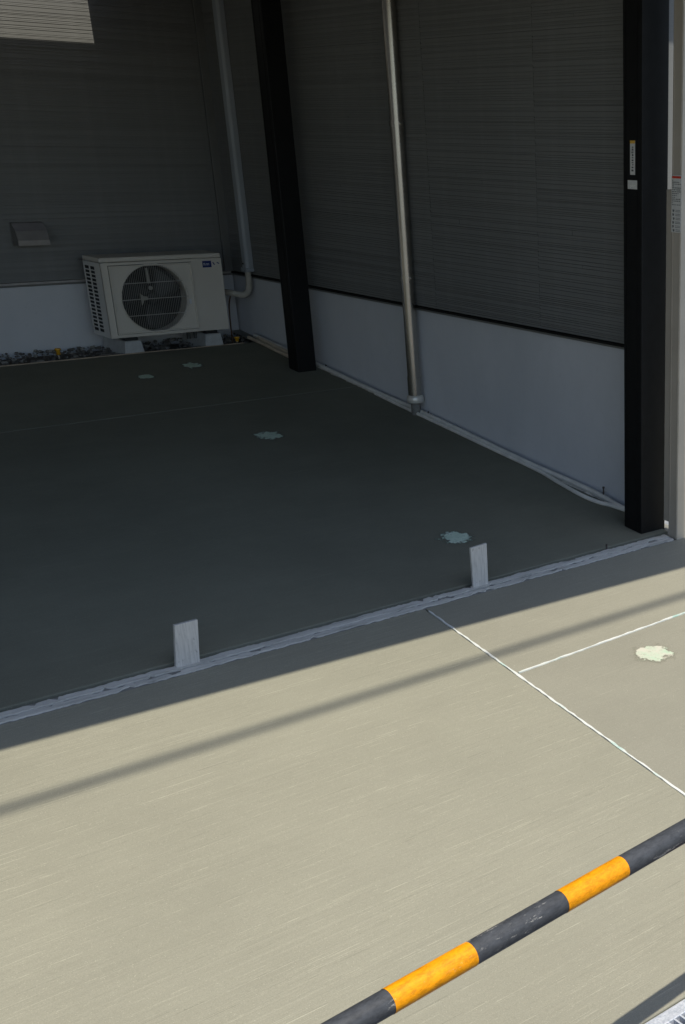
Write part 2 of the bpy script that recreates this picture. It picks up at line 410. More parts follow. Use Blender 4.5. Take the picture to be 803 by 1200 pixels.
# ------------------------------------------------------------------ carport: posts, beams, roof
carport = tag(empty('carport', (XR, 4.1, 0)), 'black aluminium carport standing on square posts beside the house wall', 'carport')
def cpart(b, name, mat, bevel=0):
    o = b.build(name, mat, bevel=bevel); o.parent = carport; o.matrix_parent_inverse = Matrix.Translation((-XR, -4.1, 0)); return o
ZR = CAM_Z + .92                                               # underside of the roof
pc = on_ground(751.7, 626); PW, PD = .152, .122
fc = on_ground(350, 436.5)
def post(x0, y0, name='post', PW=PW):
    b = MB(); b.box(x0, x0 + PW, y0, y0 + PD, gz(y0) - .05, ZR - .12)
    o = cpart(b, name, M['black'], .004)
    b = MB(); b.box(x0 - .0012, x0 + .001, y0 + .030, y0 + .033, gz(y0), ZR - .13); b.box(x0 - .0012, x0 + .001, y0 + PD - .02, y0 + PD - .018, gz(y0), ZR - .13)
    s_ = b.build('seam', M['black']); s_.parent = o
    return o
p_near = post(pc.x, pc.y)
p_far = post(fc.x, fc.y, PW=.126)
post(-.95, pc.y); post(-.95, fc.y)
for y in (pc.y, fc.y):
    b = MB(); b.box(-.95, pc.x + PW + .0, y - .003, y + PD + .003, ZR - .12, ZR - .002); cpart(b, 'beam', M['black'], .004)
# unseen roof, outline shaped for the light: front edge throws the apron shadow, notched back lets a sun patch onto the wall
TH = .05
def up(P, z): return P - SUN * ((z - P.z) / -SUN.z) if False else P + SUN * ((z - P.z) / SUN.z)
eL = up(on_ground(0, 880), ZR); eR = up(on_ground(803, 665), ZR)
fy = lambda x: eL.y + (eR.y - eL.y) * (x - eL.x) / (eR.x - eL.x)
YR = up(Vector((3, YB - .012, at_y(50, 39, YB).z)), ZR + TH).y
XN = at_y(108, 25, YB).x - .01
RXR = XR - .046                                                # slit left open to let grazing sun onto the siding
ygl = 3.97
b = MB()
b.prism([(-1.0, fy(-1.0)), (RXR, fy(RXR)), (RXR, ygl), (XR + .004, ygl), (XR + .004, YB + .002), (XN, YB + .002), (XN, YR), (-1.0, YR)], ZR, ZR + TH)
cpart(b, 'roof_panel', M['roof'])

# stickers on the near post (its left-hand face, seen from the carport)
def on_left_face(u, v, x): return at_x(u, v, x)
xs = pc.x - .0008
def sticker(parent, x, u0, v0, u1, v1, th=.0008):
    a = at_x(u0, v0, x); c = at_x(u1, v1, x)
    b = MB(); b.box(x - th, x, c.y, a.y, c.z, a.z); return b, a, c
def ink_rows(x, ya, yb, za, zb, rows, seed, wmin=.3):
    R_ = random.Random(seed); b = MB(); h = (za - zb) / rows
    for i in range(rows):
        z0 = za - (i + .75) * h; y = ya - abs(ya - yb) * .06
        while y > yb + abs(ya - yb) * .08:
            w = R_.uniform(.06, .22) * abs(ya - yb)
            y2 = max(yb + abs(ya - yb) * .06, y - w)
            b.box(x - .0003, x, y2, y, z0, z0 + h * .42)
            y = y2 - R_.uniform(.02, .08) * abs(ya - yb)
            if R_.random() < .15: break
    return b
def attach(o, parent, base):
    o.parent = parent; o.matrix_parent_inverse = base; return o
CI = Matrix.Translation((-XR, -4.1, 0))
b, a, c = sticker(carport, xs, 738.6, 164.6, 744.4, 205)
st = attach(b.build('sticker', M['paper']), carport, CI)
zc = at_x(738.6, 168.2, xs).z
b = MB(); b.box(xs - .0012, xs - .0008, c.y, a.y, zc, a.z); attach(b.build('warning_header', M['amber']), st, Matrix())
b = MB(); ym = (a.y + c.y) / 2
R_ = random.Random(3); zz = zc - .012
while zz > c.z + .012:                                        # a column of small print running down the sticker
    h = R_.uniform(.003, .009); b.box(xs - .0011, xs - .0008, ym - .006, ym + .004 + R_.uniform(-.003, .003), zz - h, zz); zz -= h + R_.uniform(.0015, .006)
attach(b.build('print', M['ink']), st, Matrix())
b, a, c = sticker(carport, xs, 735.9, 211, 746.8, 222)
st = attach(b.build('sticker', M['paper']), carport, CI)
b = ink_rows(xs - .0008, a.y - .012, c.y + .004, a.z - .018, c.z + .004, 3, 5); attach(b.build('print', M['conduit']), st, Matrix())

# ------------------------------------------------------------------ pale gate post
gc = on_ground(793.5, 632.3)
gl = at_x(788 - 5.5, 300, gc.x)                                # rear edge of its left face
gate = tag(empty('gate_post', gc), 'pale bronze aluminium gate post with a red-topped warning sticker next to the black post', 'gate post')
GI = Matrix.Translation((-gc.x, -gc.y, -gc.z))
ZG = CAM_Z + .85
yrear = at_x(788.6, 100, gc.x).y
b = MB(); b.box(gc.x, gc.x + .085, gc.y, yrear, gz(gc.y) - .05, ZG); attach(b.build('post', M['pale'], bevel=.003), gate, GI)
yfl = at_x(778.2, 560, gc.x + .004).y
zf1 = at_x(785, 222, gc.x).z; zf0 = at_x(781, 611, gc.x).z
b = MB(); b.box(gc.x + .004, gc.x + .030, yrear + .0005, yfl, zf0, zf1); attach(b.build('latch_rail', M['pale'], bevel=.002), gate, GI)
b = MB(); yy = gc.y + (yrear - gc.y) * .10; b.box(gc.x - .002, gc.x + .001, gc.y + .004, gc.y + .012, gz(gc.y) + .0, ZG - .01); b.box(gc.x - .0015, gc.x + .001, yrear - .010, yrear - .006, gz(gc.y), ZG - .01)
attach(b.build('ridge', M['pale']), gate, GI)
xg = gc.x - .0004
a = at_x(788.2, 205, xg); c = at_x(798.6, 273, xg); c2 = at_x(787.2, 273, xg)
yA, yB_ = max(a.y, c2.y) , c.y
yA = min(yA, yrear - .003)
b = MB(); b.box(xg - .0035, xg - .0026, yB_, yA, c.z, a.z); st = attach(b.build('sticker', M['paper']), gate, GI)
hz = at_x(793, 209, xg).z
b = MB(); b.box(xg - .0040, xg - .0036, yB_ + .003, yA - .003, hz, a.z - .004); attach(b.build('warning_header', M['red']), st, Matrix())
b = ink_rows(xg - .0036, yA, yB_, hz - .004, hz - .11, 14, 8); attach(b.build('print', M['ink']), st, Matrix())
b = MB(); R_ = random.Random(4)
for k in range(6):
    z0 = hz - .125 - k * .016; y0 = yA - .005 - R_.uniform(0, .012)
    b.prism([(y0, z0), (y0 - .012, z0 - .002), (y0 - .009, z0 - .010), (y0 - .002, z0 - .011)], -.0003, 0,
            Matrix.Translation((xg - .0036, 0, 0)) @ Matrix(((0, 0, 1, 0), (1, 0, 0, 0), (0, 1, 0, 0), (0, 0, 0, 1))))
    b.box(xg - .0039, xg - .0036, yB_ + .004, y0 - .018, z0 - .010, z0 - .008); b.box(xg - .0039, xg - .0036, yB_ + .006, y0 - .018, z0 - .004, z0 - .002)
attach(b.build('diagram', M['ink']), st, Matrix())

# ------------------------------------------------------------------ ragged strips
def ragged(name, x0, x1, yc, w, h, mat, seed, step=.02, jit=.25, skew=0, parent=None, holes=0):
    R_ = random.Random(seed); b = MB(); n = int((x1 - x0) / step); vs = []; fs = []
    ja = jb = 0; cut = 0
    for i in range(n + 1):
        x = x0 + (x1 - x0) * i / n; y = yc(x)
        ja = ja * .55 + R_.uniform(-1, 1) * jit * w; jb = jb * .55 + R_.uniform(-1, 1) * jit * w
        if cut > 0: cut -= 1
        elif R_.random() < holes: cut = R_.randint(1, 5); side = R_.choice((0, 1))
        wa = -w / 2 + ja * .5; wb = w / 2 + jb * .5
        if cut > 0:
            if side: wb -= w * R_.uniform(.35, .6)
            else: wa += w * R_.uniform(.35, .6)
        for yy in (y + wa, y + wa * .8, y + wb * .8, y + wb):
            vs.append((x, yy, gz(yy) + h * R_.uniform(.9, 1.1)))
        vs.append((x, y + wb, gz(y + wb) - .02)); vs.append((x, y + wa, gz(y + wa) - .02))
    for i in range(n):
        for k in range(6):
            k2 = (k + 1) % 6
            fs.append((i * 6 + k, i * 6 + 6 + k, i * 6 + 6 + k2, i * 6 + k2))
    b.add(vs, fs); return b.build(name, mat, parent)
ym = on_ground(400, 734).y; wS = (YF1 - YF0)
strip = tag(empty('edging_strip', (0, ym, gz(ym))), 'long ragged pale grey double edging strip along the front edge of the shaded slab', 'edging')
SI = Matrix.Translation((0, -ym, -gz(ym)))
XS1 = on_ground(781, 628).x
b = MB(); b.add([(x, y, gz(y) - .004) for x, y in ((-2.2, ym - wS * .3), (XS1, ym - wS * .3), (XS1, ym + wS * .33), (-2.2, ym + wS * .33))], [(0, 1, 2, 3)]); attach(b.build('groove', M['groove']), strip, SI)
o = ragged('upper_strip', -2.2, XS1, lambda x: ym + wS * .14, wS * .21, .0032, M['strip'], 21, .010, .24, holes=.03); attach(o, strip, SI)
o = ragged('lower_strip', -2.2, XS1, lambda x: ym - wS * .125, wS * .17, .0018, M['strip'], 22, .010, .30, holes=.04); attach(o, strip, SI)
o = ragged('joint_tape', 0, 1, lambda x: 0, .012, .003, M['tape'], 5) if False else None
# white tape in the two open joints of the apron
def tape_line(name, P, Q, w, seed, label):
    R_ = random.Random(seed); b = MB(); L = (Q - P).length; n = int(L / .025); d = (Q - P).normalized(); s_ = Vector((-d.y, d.x, 0)).normalized()
    vs = []; fs = []
    for i in range(n + 1):
        p = P + d * (L * i / n); wl = w * R_.uniform(.16, .62); wr = w * R_.uniform(.16, .62)
        for q, h in ((p - s_ * wl, -.02), (p - s_ * wl, .0028), (p + s_ * wr, .0028), (p + s_ * wr, -.02)):
            vs.append((q.x, q.y, gz(q.y) + h))
    for i in range(n):
        for k in range(4):
            k2 = (k + 1) % 4; fs.append((i * 4 + k, i * 4 + k2, i * 4 + 4 + k2, i * 4 + 4 + k))
    b.add(vs, fs); return tag(b.build(name, M['tape']), label, 'joint strip')
tape_line('joint_strip', Vector((jx(YF0 - .01), YF0 - .01, 0)), Vector((jx(GY + .02), GY + .02, 0)), .0105, 31, 'long white joint strip running from the edging towards the street')
tape_line('joint_strip', Vector((xk + .012, ky(xk), 0)), Vector((5.5, ky(5.5), 0)), .0095, 32, 'short white joint strip branching off beside the mint green patch')

# ------------------------------------------------------------------ round filler patches
def patch(u, v, wu, hv, cols, seed, label):
    P = on_ground(u, v); a = on_ground(u - wu / 2, v); e = on_ground(u + wu / 2, v); t = on_ground(u, v - hv / 2); bt = on_ground(u, v + hv / 2)
    ax = (e - a) / 2 * 1.30; ay = (t - bt) / 2 * 1.30; R_ = random.Random(seed); n = 40
    b = MB(); vs = []; fs = []
    rings = 4
    for i in range(1, rings + 1):
        for k in range(n):
            th = 2 * math.pi * k / n; q = (ax * math.cos(th) + ay * math.sin(th)) * (i / rings)
            y = P.y + q.y; vs.append((q.x, q.y, gz(y) - gz(P.y) + .0022 * (1 - (i / rings) ** 2) + .0008))
    for i in range(rings - 1):
        for k in range(n): fs.append((i * n + k, (i + 1) * n + k, (i + 1) * n + (k + 1) % n, i * n + (k + 1) % n))
    vs.append((0, 0, .003)); c_ = len(vs) - 1
    fs += [(k, (k + 1) % n, c_) for k in range(n)]
    b.add(vs, fs, True)
    o = b.build('filler_patch', patch_mat('filler', *cols, seed)); o.location = (P.x, P.y, gz(P.y))
    return tag(o, label, 'filler patch')
patch(766, 766, 45, 23, SUNP, 2, 'round mint green and white filler patch on the sunlit concrete')
patch(535, 630, 42, 15, SHDP, 3, 'teal filler patch on the shaded slab just behind a wooden stake')
patch(315.5, 510.5, 36, 11, SHDP, 4, 'oval grey-green filler patch alone in the middle of the shaded slab')
patch(225, 428.5, 25, 7, SHDP, 5, 'grey filler patch on the shaded slab in front of the right mounting block')
patch(171.5, 441.5, 20, 6, SHDP, 6, 'smallest grey filler patch on the slab, off the left mounting block')

# ------------------------------------------------------------------ wooden stakes at the edging strip
def stake(pts, y, th, lean, label, seed):
    (u0, v0), (u1, v1), (u2, v2), (u3, v3) = pts               # top left, top right, bottom left, bottom right
    A, B, Cc, D = [at_y(u, v, y) for u, v in pts]
    b = MB(); zb = gz(y) - .04
    fl = lambda P, Q, z: P + (Q - P) * ((z - P.z) / (Q.z - P.z))
    Cc = fl(A, Cc, zb); D = fl(B, D, zb)
    f = [Cc, D, B, A]; vs = f + [p + Vector((0, th, 0)) for p in f]
    c0 = Vector((Cc.x, y, zb))
    b.add([p - c0 for p in vs], [(0, 1, 2, 3), (7, 6, 5, 4), (0, 4, 5, 1), (1, 5, 6, 2), (2, 6, 7, 3), (3, 7, 4, 0)])
    o = b.build('wooden_stake', M['stake'], bevel=.0015); o.location = c0
    return tag(o, label, 'stake')
ys = on_ground(220, 780).y
stake([(204.5, 733), (232, 726), (206.5, 783), (234.5, 776)], ys, .014, 0, 'wider weathered board stake set in the edging strip away from the posts', 1)
ys = on_ground(564, 687).y
stake([(551.5, 642.5), (570.5, 636.5), (555, 689), (572.5, 683)], ys, .011, 0, 'narrow weathered wooden stake with dark specks standing near the teal patch', 2)

# ------------------------------------------------------------------ downspout
YD = at_x(475.5, 300, XR - .041).y
zb = at_x(487, 469, XR - .041).z
ds = tag(empty('downspout', (XR - .041, YD, zb)), 'shiny round metal downspout fixed to the right wall with a flared collar', 'downspout')
DI = Matrix.Translation((-(XR - .041), -YD, -zb))
b = MB(); b.tube([(XR - .041, YD, zb), (XR - .041, YD, ZT - .1)], .036, 28); attach(b.build('pipe', M['pipe_metal']), ds, DI)
zj = at_x(487, 442, XR - .041).z
b = MB(); b.tube([(XR - .041, YD, zb - .002), (XR - .041, YD, zj)], .0385, 28); attach(b.build('sleeve', M['pipe_metal'], bevel=.001), ds, DI)
b = MB(); b.lathe([(.036, .034), (.046, .026), (.049, .012), (.049, -.006), (.045, -.012), (.030, -.012)], (XR - .041, YD, zb), 28); attach(b.build('collar', M['collar']), ds, DI)
b = MB(); b.tube([(XR - .041, YD, gz(YD) - .04), (XR - .041, YD, zb - .008)], .027, 20); attach(b.build('drain_stub', M['mortar']), ds, DI)
for uv in ((474.5, 145), (484, 325), (460, -160)):
    q = at_x(*uv, XR); b = MB()
    b.tube([(XR - .041, YD, q.z - .012), (XR - .041, YD, q.z + .012)], .0395, 24); b.box(XR - .03, XR + .004, YD - .006, YD + .006, q.z - .01, q.z + .01)
    b.tube([(XR - .041, YD - .050, q.z), (XR - .041, YD - .036, q.z)], .006, 8)
    attach(b.build('bracket', M['pipe_metal']), ds, DI)

# ------------------------------------------------------------------ air conditioner
AX0, AX1, AYF, AD = 2.852, 3.628, 8.205, .285
AZ1 = at_y(186, 299.5, AYF).z; AZ0 = at_y(198, 391.3, AYF).z
W, H = AX1 - AX0, AZ1 - AZ0
ac = tag(empty('air_conditioner', (AX0, AYF, AZ0)), 'beige outdoor air conditioner unit with round fan guard and blue sticker', 'air conditioner')
b = MB(); b.box(.012, W, .095, AD, 0, H - .030); b.box(.012, W, .0015, .0945, -.0005, .012); b.box(W * .76, W, .0015, .0945, .0125, H - .030); b.box(.012, .06, .0015, .0945, .0125, H - .030); attach(b.build('casing', M['ac'], bevel=.008), ac, Matrix())
b = MB(); b.box(.0, W, -.000, AD, H - .028, H); attach(b.build('top_panel', M['ac'], bevel=.006), ac, Matrix())
# front panel with a round opening
cx, cz, rr = W * .400, H * .470, .209
b = MB(); n = 48
inner = [(cx + rr * math.cos(2 * math.pi * k / n), cz + rr * math.sin(2 * math.pi * k / n)) for k in range(n)]
def outer(k):
    a_ = 2 * math.pi * k / n; dx, dz = math.cos(a_), math.sin(a_)
    ts = [t for t in (((W - .0) - cx) / dx if dx > 1e-6 else (0 - cx) / dx if dx < -1e-6 else 9, ((H - .031) - cz) / dz if dz > 1e-6 else (0 - cz) / dz if dz < -1e-6 else 9)]
    t = min(ts); return (cx + dx * t, cz + dz * t)
ring = [outer(k) for k in range(n)]
for q in ((0, 0), (W, 0), (W, H - .031), (0, H - .031)):
    k = min(range(n), key=lambda k: (ring[k][0] - q[0]) ** 2 + (ring[k][1] - q[1]) ** 2); ring[k] = q
vs = [(x, 0, z_) for x, z_ in inner] + [(q[0], 0, q[1]) for q in ring] + [(x, .09, z_) for x, z_ in inner]
fs = [(k, (k + 1) % n, n + (k + 1) % n, n + k) for k in range(n)] + [(k, 2 * n + k, 2 * n + (k + 1) % n, (k + 1) % n) for k in range(n)]
b.add(vs, fs)
attach(b.build('front_panel', M['ac']), ac, Matrix())
b = MB(); b.lathe([(rr - .002, .088), (0.001, .088)], (cx, 0, cz), 40, 'Y'); attach(b.build('fan_housing', M['dark']), ac, Matrix())
b = MB()                                                       # three swept blades
for k in range(3):
    a0 = k * 2 * math.pi / 3 + .5; vs = []; fs = []
    for i in range(7):
        r = .035 + (rr - .05) * i / 6; sw = .35 * (i / 6) ** 1.4
        for j in range(5):
            a_ = a0 + sw + (j / 4 - .5) * (1.35 - .25 * i / 6); vs.append((cx + r * math.cos(a_), .055 + .03 * (j / 4 - .5) * 1.2, cz + r * math.sin(a_)))
    for i in range(6):
        for j in range(4): fs.append((i * 5 + j, i * 5 + j + 1, i * 5 + j + 6, i * 5 + j + 5))
    b.add(vs, fs, True)
fan = attach(b.build('fan', M['fan']), ac, Matrix())
sm_ = fan.modifiers.new('solid', 'SOLIDIFY'); sm_.thickness = .003
b = MB(); b.lathe([(.001, .030), (.030, .032), (.036, .045), (.036, .08)], (cx, 0, cz), 24, 'Y'); attach(b.build('fan_hub', M['fan']), fan, Matrix())
b = MB(); b.prism([(-.075, .03), (-.055, .012), (-.03, .008), (-.03, -.012), (-.055, -.014), (-.072, -.045)], -.004, .004, Matrix.Translation((cx, .040, cz)) @ Matrix(((1, 0, 0, 0), (0, 0, 1, 0), (0, 1, 0, 0), (0, 0, 0, 1))))
b.prism([(-.010, .07), (.008, .07), (.002, .165), (-.010, .165)], -.003, .003, Matrix.Translation((cx - .01, .040, cz + .02)) @ Matrix(((1, 0, 0, 0), (0, 0, 1, 0), (0, 1, 0, 0), (0, 0, 0, 1))))
b.tube([(cx - .004, .036, cz + .060), (cx - .004, .048, cz + .060)], .013, 14)
attach(b.build('motor_mount', M['fan_light']), fan, Matrix())
gx0, gx1, gz0_, gz1_ = W * .062, W * .735, .022, H - .050
b = MB()                                                       # raised frame round the guard
for (x0, x1, z0, z1) in ((gx0, gx1, gz1_ - .008, gz1_), (gx0, gx1, gz0_, gz0_ + .008), (gx0, gx0 + .008, gz0_ + .008, gz1_ - .008), (gx1 - .008, gx1, gz0_ + .008, gz1_ - .008)):
    b.box(x0, x1, -.014, .002, z0, z1)
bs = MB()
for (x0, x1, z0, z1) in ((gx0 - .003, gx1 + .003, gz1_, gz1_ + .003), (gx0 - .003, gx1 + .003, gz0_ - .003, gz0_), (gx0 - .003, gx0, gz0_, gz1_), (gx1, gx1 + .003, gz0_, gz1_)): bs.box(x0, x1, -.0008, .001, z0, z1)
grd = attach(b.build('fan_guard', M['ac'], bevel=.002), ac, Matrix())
attach(bs.build('frame_seam', M['fan']), grd, Matrix())  # thin dark strips mark the seam around the guard frame
b = MB()
nw = 44
for k in range(nw):
    x = gx0 + .012 + (gx1 - gx0 - .024) * k / (nw - 1); hh = rr * rr - (x - cx) ** 2
    if hh <= 1e-4: continue
    hh = math.sqrt(hh); b.tube([(x, -.008, cz - hh - .006), (x, -.008, cz + hh + .006)], .0010, 5, False)
attach(b.build('guard_wires', M['guard']), grd, Matrix())
b = MB()
for t in (-.48, 0.0, .48):
    hh = math.sqrt(1 - t * t) * rr
    b.box(cx - hh - .004, cx + hh + .004, -.0115, -.0075, cz + t * rr - .0022, cz + t * rr + .0022)
attach(b.build('guard_rail', M['guard']), grd, Matrix())
b = MB(); b.lathe([(rr + .008, -.004), (rr + .006, -.008), (rr, -.008), (rr - .004, .002)], (cx, 0, cz), 48, 'Y'); attach(b.build('guard_ring', M['ac']), grd, Matrix())
b = MB(); b.box(gx1 - .040, gx1 - .026, -.003, .001, cz - .050, cz - .020); attach(b.build('badge', M['white']), ac, Matrix())
# side grille: a recessed dark back and pale slats in two columns
b = MB(); b.box(.0055, .0115, .02, AD - .01, .02, H - .04); sg = attach(b.build('side_grille', M['dark']), ac, Matrix())
b = MB(); rows = 17; z0, z1 = .028, H - .058
for (ya, yb_) in ((0, .100), (.178, .192), (AD - .012, AD)): b.box(0, .0050, ya, yb_, .001, H - .031)
b.box(.0004, .0054, .0995, AD - .0115, .0015, z0); b.box(.0004, .0054, .0995, AD - .0115, z1, H - .0312)
for k in range(1, rows):
    zz = z0 + (z1 - z0) * k / rows; b.box(.0003, .0054, .09, AD - .011, zz - .0036, zz + .0036)
attach(b.build('slats', M['ac_light'], bevel=.0008, seg=1), sg, Matrix())
# blue sticker with marks
lx0, lx1 = W * .835, W * .912; lz0, lz1 = H - .088, H - .047
b = MB(); b.box(lx0, lx1, -.0010, 0, lz0, lz1); lb = attach(b.build('sticker', M['blue']), ac, Matrix())
b = MB(); x = lx0 + .006
for wd, bars in ((.010, 'A'), (.006, 'i'), (.010, 'm'), (.010, 'e')):
    zl, zh = lz0 + .013, lz1 - .013
    if bars == 'A': b.box(x, x + .002, -.0014, -.001, zl, zh); b.box(x + wd - .003, x + wd - .001, -.0014, -.001, zl, zh); b.box(x + .002, x + wd - .003, -.0014, -.001, zh - .002, zh)
    elif bars == 'i': b.box(x, x + .002, -.0014, -.001, zl, zh - .004); b.box(x, x + .002, -.0014, -.001, zh - .002, zh)
    else:
        b.box(x, x + .002, -.0014, -.001, zl, zh - .003); b.box(x + wd - .003, x + wd - .001, -.0014, -.001, zl, zh - .003); b.box(x, x + wd - .001, -.0013, -.001, zh - .005, zh - .003)
    x += wd + .001
attach(b.build('print', M['white']), lb, Matrix())
Mt = Matrix(((1, 0, 0, 0), (0, 0, 1, 0), (0, 1, 0, 0), (0, 0, 0, 1)))
b = MB(); b.prism([(0, .014), (.006, .016), (.016, .000), (.010, -.004)], -.0010, 0, Matrix.Translation((lx1 + .008, 0, lz0 + .016)) @ Mt)
b.prism([(0, .004), (.010, .008), (.020, 0), (.018, -.004), (.008, .001)], -.0010, 0, Matrix.Translation((lx1 + .034, 0, lz0 + .022)) @ Mt)
attach(b.build('logo_mark', M['blue']), ac, Matrix())
# right-hand valve cover and feet
b = MB(); b.box(W, W + .030, .12, .24, .055, .19); attach(b.build('valve_cover', M['ac'], bevel=.006), ac, Matrix())
for x in (.085, W - .165):
    b = MB(); b.box(x, x + .08, -.005, AD + .005, -.020, -.002); attach(b.build('foot', M['dark'], bevel=.002), ac, Matrix())
for x, h in ((W * .70, .03), (W * .76, .02)):
    b = MB(); b.tube([(x, .12, -.001), (x, .12, -.06)], .012, 12); attach(b.build('drain_nozzle', M['fan']), ac, Matrix())
# the unit rests on two resin blocks
zg = gz(Y1) - .030
for u, lab in ((157, 'grey resin mounting block with gravel against it under the fan side of the unit'), (247, 'grey resin mounting block under the sticker side of the unit beside the yellow cap')):
    P = at_y(u, 412 if u < 200 else 404, AYF - .02)
    xc = AX0 + (.085 + .04 if u < 200 else W - .165 + .04)
    zt = AZ0 - .020
    bt, tp = .068, .050
    b = MB(); y0, y1 = Y1 + .006, YB - .03
    vs = [(xc - bt, y0, zg), (xc + bt, y0, zg), (xc + bt, y1, zg), (xc - bt, y1, zg), (xc - tp, y0 + .004, zt), (xc + tp, y0 + .004, zt), (xc + tp, y1 - .01, zt), (xc - tp, y1 - .01, zt)]
    b.add([Vector(v) - Vector((xc, y0, zg)) for v in vs], [(3, 2, 1, 0), (4, 5, 6, 7), (0, 1, 5, 4), (1, 2, 6, 5), (2, 3, 7, 6), (3, 0, 4, 7)])
    o = b.build('mounting_block', M['block'], bevel=.004); o.location = (xc, y0, zg); tag(o, lab, 'mounting block')

# pipe cover on the right wall, lagged pipe from it to the unit
YC = (at_x(248, 0, XR - .03).y + at_x(261, 0, XR - .03).y) / 2 + .01
zc0 = at_x(292, 318, XR - .03).z
b = MB(); b.prism([(XR + .0, YC - .038), (XR - .034, YC - .038), (XR - .050, YC - .024), (XR - .050, YC + .024), (XR - .034, YC + .038), (XR, YC + .038)], zc0, ZT - .2)
pcv = tag(empty('pipe_cover', (XR, YC, zc0)), 'pale grey vertical pipe cover running up the wall beside the corner', 'pipe cover')
PI_ = Matrix.Translation((-XR, -YC, -zc0))
attach(b.build('cover', M['duct'], bevel=.004), pcv, PI_)
b = MB(); b.box(XR - .056, XR, YC - .043, YC + .043, zc0 - .004, zc0 + .022); attach(b.build('end_cap', M['duct'], bevel=.003), pcv, PI_)
b = MB(); b.tube([(XR - .058, YC, zc0 + .05), (XR - .049, YC, zc0 + .05)], .006, 10); attach(b.build('screw', M['pipe_metal']), pcv, PI_)
xe = AX1 + .028; ze = AZ0 + H * .42
path = [Vector((XR - .028, YC, zc0 + .03)), Vector((XR - .028, YC, zc0 - .05)), Vector((XR - .030, YC, zc0 - .095)), Vector((XR - .045, YC, zc0 - .135)), Vector((XR - .080, YC + .01, zc0 - .155)), Vector((xe + .07, YC + .03, ze + .010)), Vector((xe + .03, AYF + .18, ze + .014)), Vector((xe - .035, AYF + .18, ze + .016))]
def smooth_path(p, k=5):
    out = []
    for i in range(len(p) - 1):
        p0 = p[max(i - 1, 0)]; p1 = p[i]; p2 = p[i + 1]; p3 = p[min(i + 2, len(p) - 1)]
        for j in range(k):
            t = j / k
            out.append(.5 * ((2 * p1) + (p2 - p0) * t + (2 * p0 - 5 * p1 + 4 * p2 - p3) * t * t + (3 * p1 - p0 - 3 * p2 + p3) * t ** 3))
    out.append(p[-1]); return out
b = MB(); b.tube(smooth_path(path), .021, 14)
tag(b.build('coolant_pipe', M['lag']), 'pale lagged pipe bending from the pipe cover to the air conditioner', 'pipe')
b = MB(); b.tube(smooth_path([Vector((xe + .05, YC + .02, ze - .005)), Vector((xe + .035, YC + .03, ze - .09)), Vector((xe + .03, YC + .03, zg + .02)), Vector((xe + .03, YC + .03, zg - .02))]), .005, 8)
tag(b.build('earth_wire', simple('brown_wire', (.10, .05, .025), .6)), 'thin brown wire hanging from the lagged pipe to the gravel', 'wire')

# vent hood on the back wall
va = at_y(12, 263, YB - .012); vb = at_y(49, 261.5, YB - .012); vc = at_y(53, 287, YB - .10)
x0, x1 = va.x, vb.x; zt, zl = va.z, at_y(34, 288, YB - .11).z
vent = tag(empty('vent_hood', (x0, YB, zl)), 'small grey metal vent hood on the dark back wall', 'vent hood')
VI = Matrix.Translation((-x0, -YB, -zl))
b = MB(); pr = [(YB + .0, zt + .012), (YB - .035, zt + .006), (YB - .085, zt - .035), (YB - .105, zl + .03), (YB - .105, zl), (YB - .101, zl), (YB - .101, zl + .03), (YB - .082, zt - .038), (YB - .034, zt + .001), (YB, zt + .007)]
b.prism(pr, x0, x1, Matrix(((0, 0, 1, 0), (1, 0, 0, 0), (0, 1, 0, 0), (0, 0, 0, 1)))); attach(b.build('hood', M['trim_vent'] if 'trim_vent' in M else simple('vent_metal', (.32, .305, .295), .42, .4)), vent, VI)
for x in (x0, x1 - .002):
    b = MB(); b.prism([(y, z_) for y, z_ in [(YB - .0, zt + .011), (YB - .034, zt + .005), (YB - .084, zt - .036), (YB - .104, zl + .03), (YB - .104, zl + .001), (YB - .0, zl + .001)]], x, x + .002, Matrix(((0, 0, 1, 0), (1, 0, 0, 0), (0, 1, 0, 0), (0, 0, 0, 1))))
    attach(b.build('side', simple('vent_side_metal', (.28, .275, .27), .4, .6)), vent, VI)

# ------------------------------------------------------------------ back edge: timber form, gravel, stones, caps
b = MB(); b.box(-5.5, AX0 + .35, Y1 + .000, Y1 + .006, gz(Y1) - .10, gz(Y1) + .006); b.box(AX0 + .35, 3.70, Y1 + .000, Y1 + .006, gz(Y1) - .10, gz(Y1) + .004)
tag(b.build('form_board', M['tan_wood']), 'thin tan timber board edging the slab in front of the gravel', 'board')
def rock(b, c, r, R_, flat=.7):
    # irregular low-poly stone
    vs = []; n, k = 6, 3
    rot = R_.uniform(0, 6.28)
    vs.append(Vector((0, 0, -flat)))
    for i in range(1, k + 1):
        ph = -math.pi / 2 + math.pi * i / (k + 1)
        for j in range(n):
            a_ = rot + 2 * math.pi * (j + .5 * (i % 2)) / n
            vs.append(Vector((math.cos(ph) * math.cos(a_), math.cos(ph) * math.sin(a_), math.sin(ph) * flat)) * R_.uniform(.78, 1.15))
    vs.append(Vector((0, 0, flat * R_.uniform(.7, 1))))
    fs = [(0, 1 + (j + 1) % n, 1 + j) for j in range(n)]
    for i in range(k - 1):
        for j in range(n): fs.append((1 + i * n + j, 1 + i * n + (j + 1) % n, 1 + (i + 1) * n + (j + 1) % n, 1 + (i + 1) * n + j))
    t = len(vs) - 1; o = 1 + (k - 1) * n
    fs += [(o + j, o + (j + 1) % n, t) for j in range(n)]
    sx, sy = R_.uniform(.8, 1.3), R_.uniform(.8, 1.2)
    b.add([Vector((v.x * sx * r, v.y * sy * r, v.z * r)) + Vector(c) for v in vs], fs)
R_ = random.Random(77); b1 = MB(); b2 = MB()
